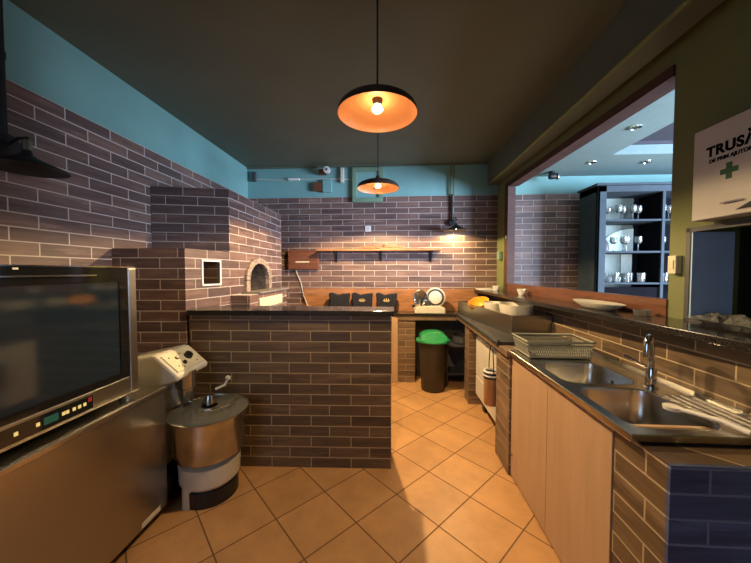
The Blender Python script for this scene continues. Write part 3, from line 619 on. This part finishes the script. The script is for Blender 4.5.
# ------------------------------------------------------------------ first aid cabinet
FY0, FY1, FZ0, FZ1 = 1.215, 1.527, 1.68, 2.09
FX = 1.395
T = thing('first_aid_cabinet', 'white wall cabinet with green cross and TRUSĂ lettering above the small opening', 'first aid cabinet', (1.45, 1.34, FZ0))
make('cabinet_body', B().box(FX+.012, xw(FY1)-.002, FY0, FY1, FZ0, FZ1), M['box'], T, bevel=.003)
dd = make('door', B().box(FX, FX+.0115, FY0, FY1, FZ0+.002, FZ1-.002), M['box'], T, bevel=.003)
def text(body, size, yc, z, m_, parent, x, name, bold=.0):
    cu = bpy.data.curves.new(name, 'FONT'); cu.body = body; cu.size = size; cu.align_x = 'CENTER'; cu.extrude = .0006; cu.offset = bold; cu.space_character = 1.1 if bold > .0015 else 1.0
    o = bpy.data.objects.new(name, cu); C.objects.link(o); bpy.context.view_layer.update()
    me = bpy.data.meshes.new_from_object(o.evaluated_get(bpy.context.evaluated_depsgraph_get())); bpy.data.objects.remove(o, do_unlink=True)
    mt = Matrix.Rotation(-PI/2, 4, 'Z') @ Matrix.Rotation(PI/2, 4, 'X')
    me.transform(mt); me.transform(Matrix.Translation(Vector((x, yc, z)) - (parent.location + parent.parent.location)))
    me.materials.clear(); me.materials.append(m_)
    o = bpy.data.objects.new(name, me); C.objects.link(o); o.parent = parent; return o
FC = 1.372
text('TRUSĂ', .058, FC, 1.955, M['ink'], dd, FX-.001, 'lettering', .0027)
text('DE PRIM AJUTOR', .0215, FC, 1.925, M['ink'], dd, FX-.001, 'small_lettering', .0010)
make('cross', B().box(FX-.002, FX-.0002, FC-.034, FC+.034, 1.859, 1.881).box(FX-.0021, FX-.0001, FC-.011, FC+.011, 1.836, 1.904), M['dkgreen'], dd)
make('latch', B().box(FX-.012, FX-.0002, FC-.06, FC+.02, 1.735, 1.741), M['steel_h'], dd)
make('black_triangle', B().prism([(FC-.13, 1.70), (FC-.03, 1.70), (FC-.13, 1.745)], FX-.002, FX-.0002, 'x'), M['black'], dd)  # flat black triangle at the lower near corner of the door
# ------------------------------------------------------------------ switch, ledge items
T = thing('light_switch', 'cream light switch box on the olive pier between the two openings', 'switch', (1.46, 1.69, 1.43))
make('switch_plate', B().box(xw(1.69)-.034, xw(1.69)-.003, 1.665, 1.712, 1.435, 1.53), M['ivory'], T, bevel=.004)
make('rocker', B().box(xw(1.69)-.038, xw(1.69)-.0345, 1.675, 1.702, 1.46, 1.505), M['cream'], T, bevel=.001)
T = thing('wall_switch', 'small pale switch on the green strip beside the far hatch window edge', 'switch', (1.385, 4.05, 1.62))
make('switch_plate', B().box(1.345, 1.385, 4.0, 4.09, 1.60, 1.70), M['greenframe'], T, bevel=.004)
bb = B().lathe([(0, 1.2005), (.10, 1.2005), (.12, 1.21), (.175, 1.238), (.18, 1.245), (.165, 1.246), (.11, 1.236), (0, 1.234)], (1.345, 2.10, 0), 40, None, .5, 1.25)
tag(make('serving_dish', bb, M['cream'], smooth=50), 'long oval white dish on the granite ledge below the hatch', 'dish')
for (x, y, lab) in ((1.30, 3.95, 'small white cup on the ledge at the far end by green post'), (1.33, 3.25, 'small white cup on the ledge nearer than the one by the post')):
    T = thing('white_cup', lab, 'cup', (x, y, 1.2))
    make('cup_body', B().lathe([(0, 1.2005), (.03, 1.2005), (.035, 1.215), (.05, 1.26), (.046, 1.26), (.03, 1.21), (0, 1.208)], (x, y, 0), 24), M['white'], T, smooth=50)
    make('cup_handle', B().tube([(x, y-.045, 1.25), (x, y-.07, 1.245), (x, y-.065, 1.225), (x, y-.036, 1.22)], .005, 6), M['white'], T, smooth=60)
tag(make('cutting_board', B().box(1.10, 1.30, 3.98, 4.17, 1.2005, 1.215), M['white'], bevel=.003), 'white board lying on the far end of the granite ledge', 'board')
tag(make('glass_ashtray', B().lathe([(0, 1.2005), (.035, 1.2005), (.042, 1.23), (.035, 1.23), (.03, 1.207), (0, 1.207)], (1.40, 1.80, 0), 20), M['clear'], smooth=50), 'little clear glass dish on the ledge near the olive pier', 'dish')
# crumpled clear film in the small opening
bb = B(); n = 14
g = [[None]*n for _ in range(n)]
for i in range(n):
    for j in range(n):
        g[i][j] = bb.bm.verts.new((1.42+.24*i/(n-1), 1.22+.36*j/(n-1), 1.222+random.random()*.032*(1 if 0 < i < n-1 and 0 < j < n-1 else .1)))
for i in range(n-1):
    for j in range(n-1): bb.bm.faces.new((g[i][j], g[i+1][j], g[i+1][j+1], g[i][j+1]))
o = tag(make('plastic_film', bb, M['clear']), 'crumpled clear plastic film lying in the small opening on the ledge', 'plastic film')
o = tag(make('white_napkins', B().box(1.665, 1.74, 1.22, 1.33, 1.2005, 1.250), M['white'], bevel=.004), 'small white stack beside the crumpled film in the small opening', 'napkins')
# ------------------------------------------------------------------ bar room: cabinet, glasses, spots
KX0, KX1, KY0, KY1 = 2.345, 3.95, 3.69, 4.04
T = thing('bar_cabinet', 'tall blue grey open shelving cabinet seen in the bar behind the hatch', 'cabinet', (3.1, 3.87, 0))
bb = B().box(KX0, KX0+.10, KY0, KY0+.03, 0, 2.43).box(KX0, KX0+.03, KY0, KY1, 0, 2.43).box(KX1-.05, KX1, KY0, KY1, 0, 2.43).box(KX0, KX1, KY0, KY1, 2.36, 2.43)
make('cabinet_frame', bb, M['cabgrey'], T, bevel=.003)
make('cornice', B().box(KX0-.03, KX1+.03, KY0-.03, KY1, 2.4305, 2.455), M['cabgrey'], T, bevel=.004)
DX = 3.06
make('divider', B().box(DX+.004, DX+.026, KY0+.02, KY1-.001, 0, 2.36), M['cabblack'], T)
make('divider_edge', B().box(DX, DX+.03, KY0, KY0+.0195, 0, 2.36), M['cabgrey'], T)
SZ = (.95, 1.315, 1.68, 2.045)
for z in SZ: make('shelf', B().box(KX0+.031, KX1-.051, KY0+.005, KY1-.001, z-.02, z), M['cabgrey'], T)
make('back_panel', B().box(KX0+.03, 3.0, KY1, KY1+.02, 0, 2.36), M['pale'], T)  # mirrored back as plain panels; reflected tones are in their colour
make('dark_back', B().box(3.0, KX1, KY1, KY1+.02, 0, 2.36), M['cabblack'], T)
make('lower_door', B().box(KX0+.101, DX-.001, KY0, KY0+.018, .05, .93).box(DX+.031, KX1-.051, KY0, KY0+.018, .05, .93), M['cabblack'], T)
make('lower_box', B().box(KX0+.101, DX-.001, KY0+.02, KY0+.03, 1.0, 1.26), M['cabblack'], T)
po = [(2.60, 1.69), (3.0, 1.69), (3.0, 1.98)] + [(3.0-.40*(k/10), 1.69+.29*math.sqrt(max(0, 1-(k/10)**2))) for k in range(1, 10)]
make('arch_reflection', B().prism(po, KY1-.012, KY1-.001, 'y').box(2.86, 2.99, KY1-.012, KY1-.001, 1.42, 1.659), M['archrefl'], T)  # reflection of an arched window, painted as pale shapes on the back
def wine(loc, label, grp):
    T = thing('wine_glass', label, 'glass', loc, grp); x, y, z = loc
    make('cup', B().lathe([(0, z+.085), (.022, z+.093), (.036, z+.12), (.033, z+.175), (.031, z+.175), (.033, z+.12), (.019, z+.096), (0, z+.089)], (x, y, 0), 16), M['clear'], T, smooth=60)
    make('stem', B().lathe([(0, z+.001), (.033, z+.001), (.03, z+.004), (.005, z+.01), (.004, z+.085), (0, z+.086)], (x, y, 0), 12), M['clear'], T, smooth=60)
    return T
w0 = wine((2.47, 3.80, 2.0455), 'clear stemmed wine glass on the top shelf of the bar cabinet', 'wine glasses on the top shelf')
for x, y in ((2.56, 3.84), (2.64, 3.78), (2.73, 3.84), (2.81, 3.79), (2.9, 3.83), (3.15, 3.80), (3.25, 3.84)): dup(w0, (x, y, 2.0455))
for x, y in ((2.62, 3.82), (2.70, 3.77), (2.78, 3.84), (2.88, 3.79), (3.17, 3.82)):
    dup(w0, (x, y, 1.6805), 0, 'clear stemmed glass on the second shelf of the bar cabinet', 'glasses on the second shelf')
def tumbler(loc, label, grp, m_='clear', h=.11):
    x, y, z = loc
    return tag(make('tumbler', B().lathe([(0, z+.001), (.026, z+.001), (.034, z+h), (.031, z+h), (.024, z+.008), (0, z+.008)], (x, y, 0), 16), M[m_], smooth=60), label, 'glass', grp)
t0 = tumbler((2.46, 3.78, 1.3155), 'clear tumbler on the third shelf of the bar cabinet', 'tumblers on the third shelf')
for x, y in ((2.54, 3.83), (2.61, 3.77), (2.68, 3.84), (2.75, 3.78), (2.83, 3.84), (2.9, 3.77), (2.97, 3.83), (3.14, 3.79), (3.22, 3.83)):
    c_ = t0.copy(); C.objects.link(c_); c_.location = (x, y, t0.location.z)
c0 = tag(make('stacked_cup', B().lathe([(0, 1.3165), (.025, 1.3165), (.038, 1.375), (.035, 1.375), (.022, 1.322), (0, 1.322)], (2.47, 3.90, 0), 16), M['white'], smooth=60), 'white cup at the back of the third bar cabinet shelf', 'cup', 'white cups on the third shelf')
for x, y in ((2.56, 3.92), (2.65, 3.93), (2.74, 3.91), (2.84, 3.93)):
    c_ = c0.copy(); C.objects.link(c_); c_.location = (x, y, c0.location.z)
T = thing('dark_bottle', 'squat dark bottle at the left of the second bar cabinet shelf', 'bottle', (2.50, 3.80, 1.6805))
make('bottle_body', B().lathe([(0, 1.681), (.045, 1.681), (.05, 1.72), (.04, 1.78), (.014, 1.83), (.014, 1.87), (0, 1.87)], (2.50, 3.80, 0), 20), M['darkgrey'], T, smooth=50)
make('cap', B().cyl((2.50, 3.80, 1.8705), .016, .012), M['gold'], T)
def spot(x, y, label):
    T = thing('recessed_spotlight', label, 'spotlight', (x, y, 2.69), 'recessed spotlights in the bar ceiling')
    make('ring', B().lathe([(.028, 2.699), (.05, 2.699), (.048, 2.690), (.032, 2.686), (.028, 2.699)], (x, y, 0), 28), M['chrome'], T, smooth=40)
    make('lamp_face', B().cyl((x, y, 2.692), .028, .006, 'z', 20), M['darkgrey'], T)
spot(2.27, 3.68, 'recessed spotlight in the bar ceiling, left of the purple recess corner')
spot(2.88, 3.70, 'recessed spotlight in the bar ceiling nearest above the tall cabinet')
spot(2.09, 2.82, 'recessed spotlight in the bar ceiling closest to the hatch frame')
T = thing('surface_spotlight', 'black and silver adjustable spotlight hanging at the bar back wall', 'spotlight', (1.98, 4.0, 2.62))
make('bracket', B().cyl((1.98, 4.0, 2.675), .035, .024), M['black'], T)
make('spot_head', B().lathe([(0, 0), (.035, 0), (.04, .02), (.03, .09), (0, .095)], (1.95, 4.0, 2.64), 22, Matrix.Rotation(PI/2*1.0, 4, 'Y')), M['black'], T, smooth=40)
make('spot_rim', B().lathe([(.034, 0), (.048, 0), (.048, .014), (.034, .014), (.034, 0)], (2.035, 4.0, 2.64), 22, Matrix.Rotation(PI/2, 4, 'Y')), M['chrome'], T, smooth=40)
# ------------------------------------------------------------------ light
def area(name, loc, rot, sx_, sy_, e, col):
    l = bpy.data.lights.new(name, 'AREA'); l.shape = 'RECTANGLE'; l.size = sx_; l.size_y = sy_; l.energy = e; l.color = col
    o = bpy.data.objects.new(name, l); C.objects.link(o); o.location = loc; o.rotation_euler = rot; return o
area('window_daylight', (XR+.12, .85, 1.6), (0, PI/2, 0), 1.55, 2.8, 850, (.57, .73, 1.0))
area('front_fill', (2.65, -1.43, 1.65), (PI/2, 0, 0), 1.2, 1.2, 110, (.57, .73, 1.0))  # added fill to brighten the bar back wall through the added window
area('kitchen_fill', (-1.3, -1.44, 1.5), (PI/2, 0, -.3), 1.05, 1.1, 7, (.45, .65, 1.0))  # added dim blue fill from behind the camera onto the right side
w = bpy.data.worlds.new('world'); bpy.context.scene.world = w; w.use_nodes = True
w.node_tree.nodes['Background'].inputs[0].default_value = (.5, .7, 1, 1); w.node_tree.nodes['Background'].inputs[1].default_value = .6
# ------------------------------------------------------------------ camera
cam = bpy.data.cameras.new('camera'); co = bpy.data.objects.new('camera', cam); C.objects.link(co)
co.location = (0, 0, 1.45); co.rotation_euler = (math.radians(88.0), 0, math.radians(3.5))
cam.sensor_width = 36; cam.lens = 304/751*36; cam.clip_start = .02
sc = bpy.context.scene; sc.camera = co
sc.view_settings.view_transform = 'Standard'; sc.view_settings.look = 'None'; sc.view_settings.gamma = 1; sc.view_settings.exposure = 0.75
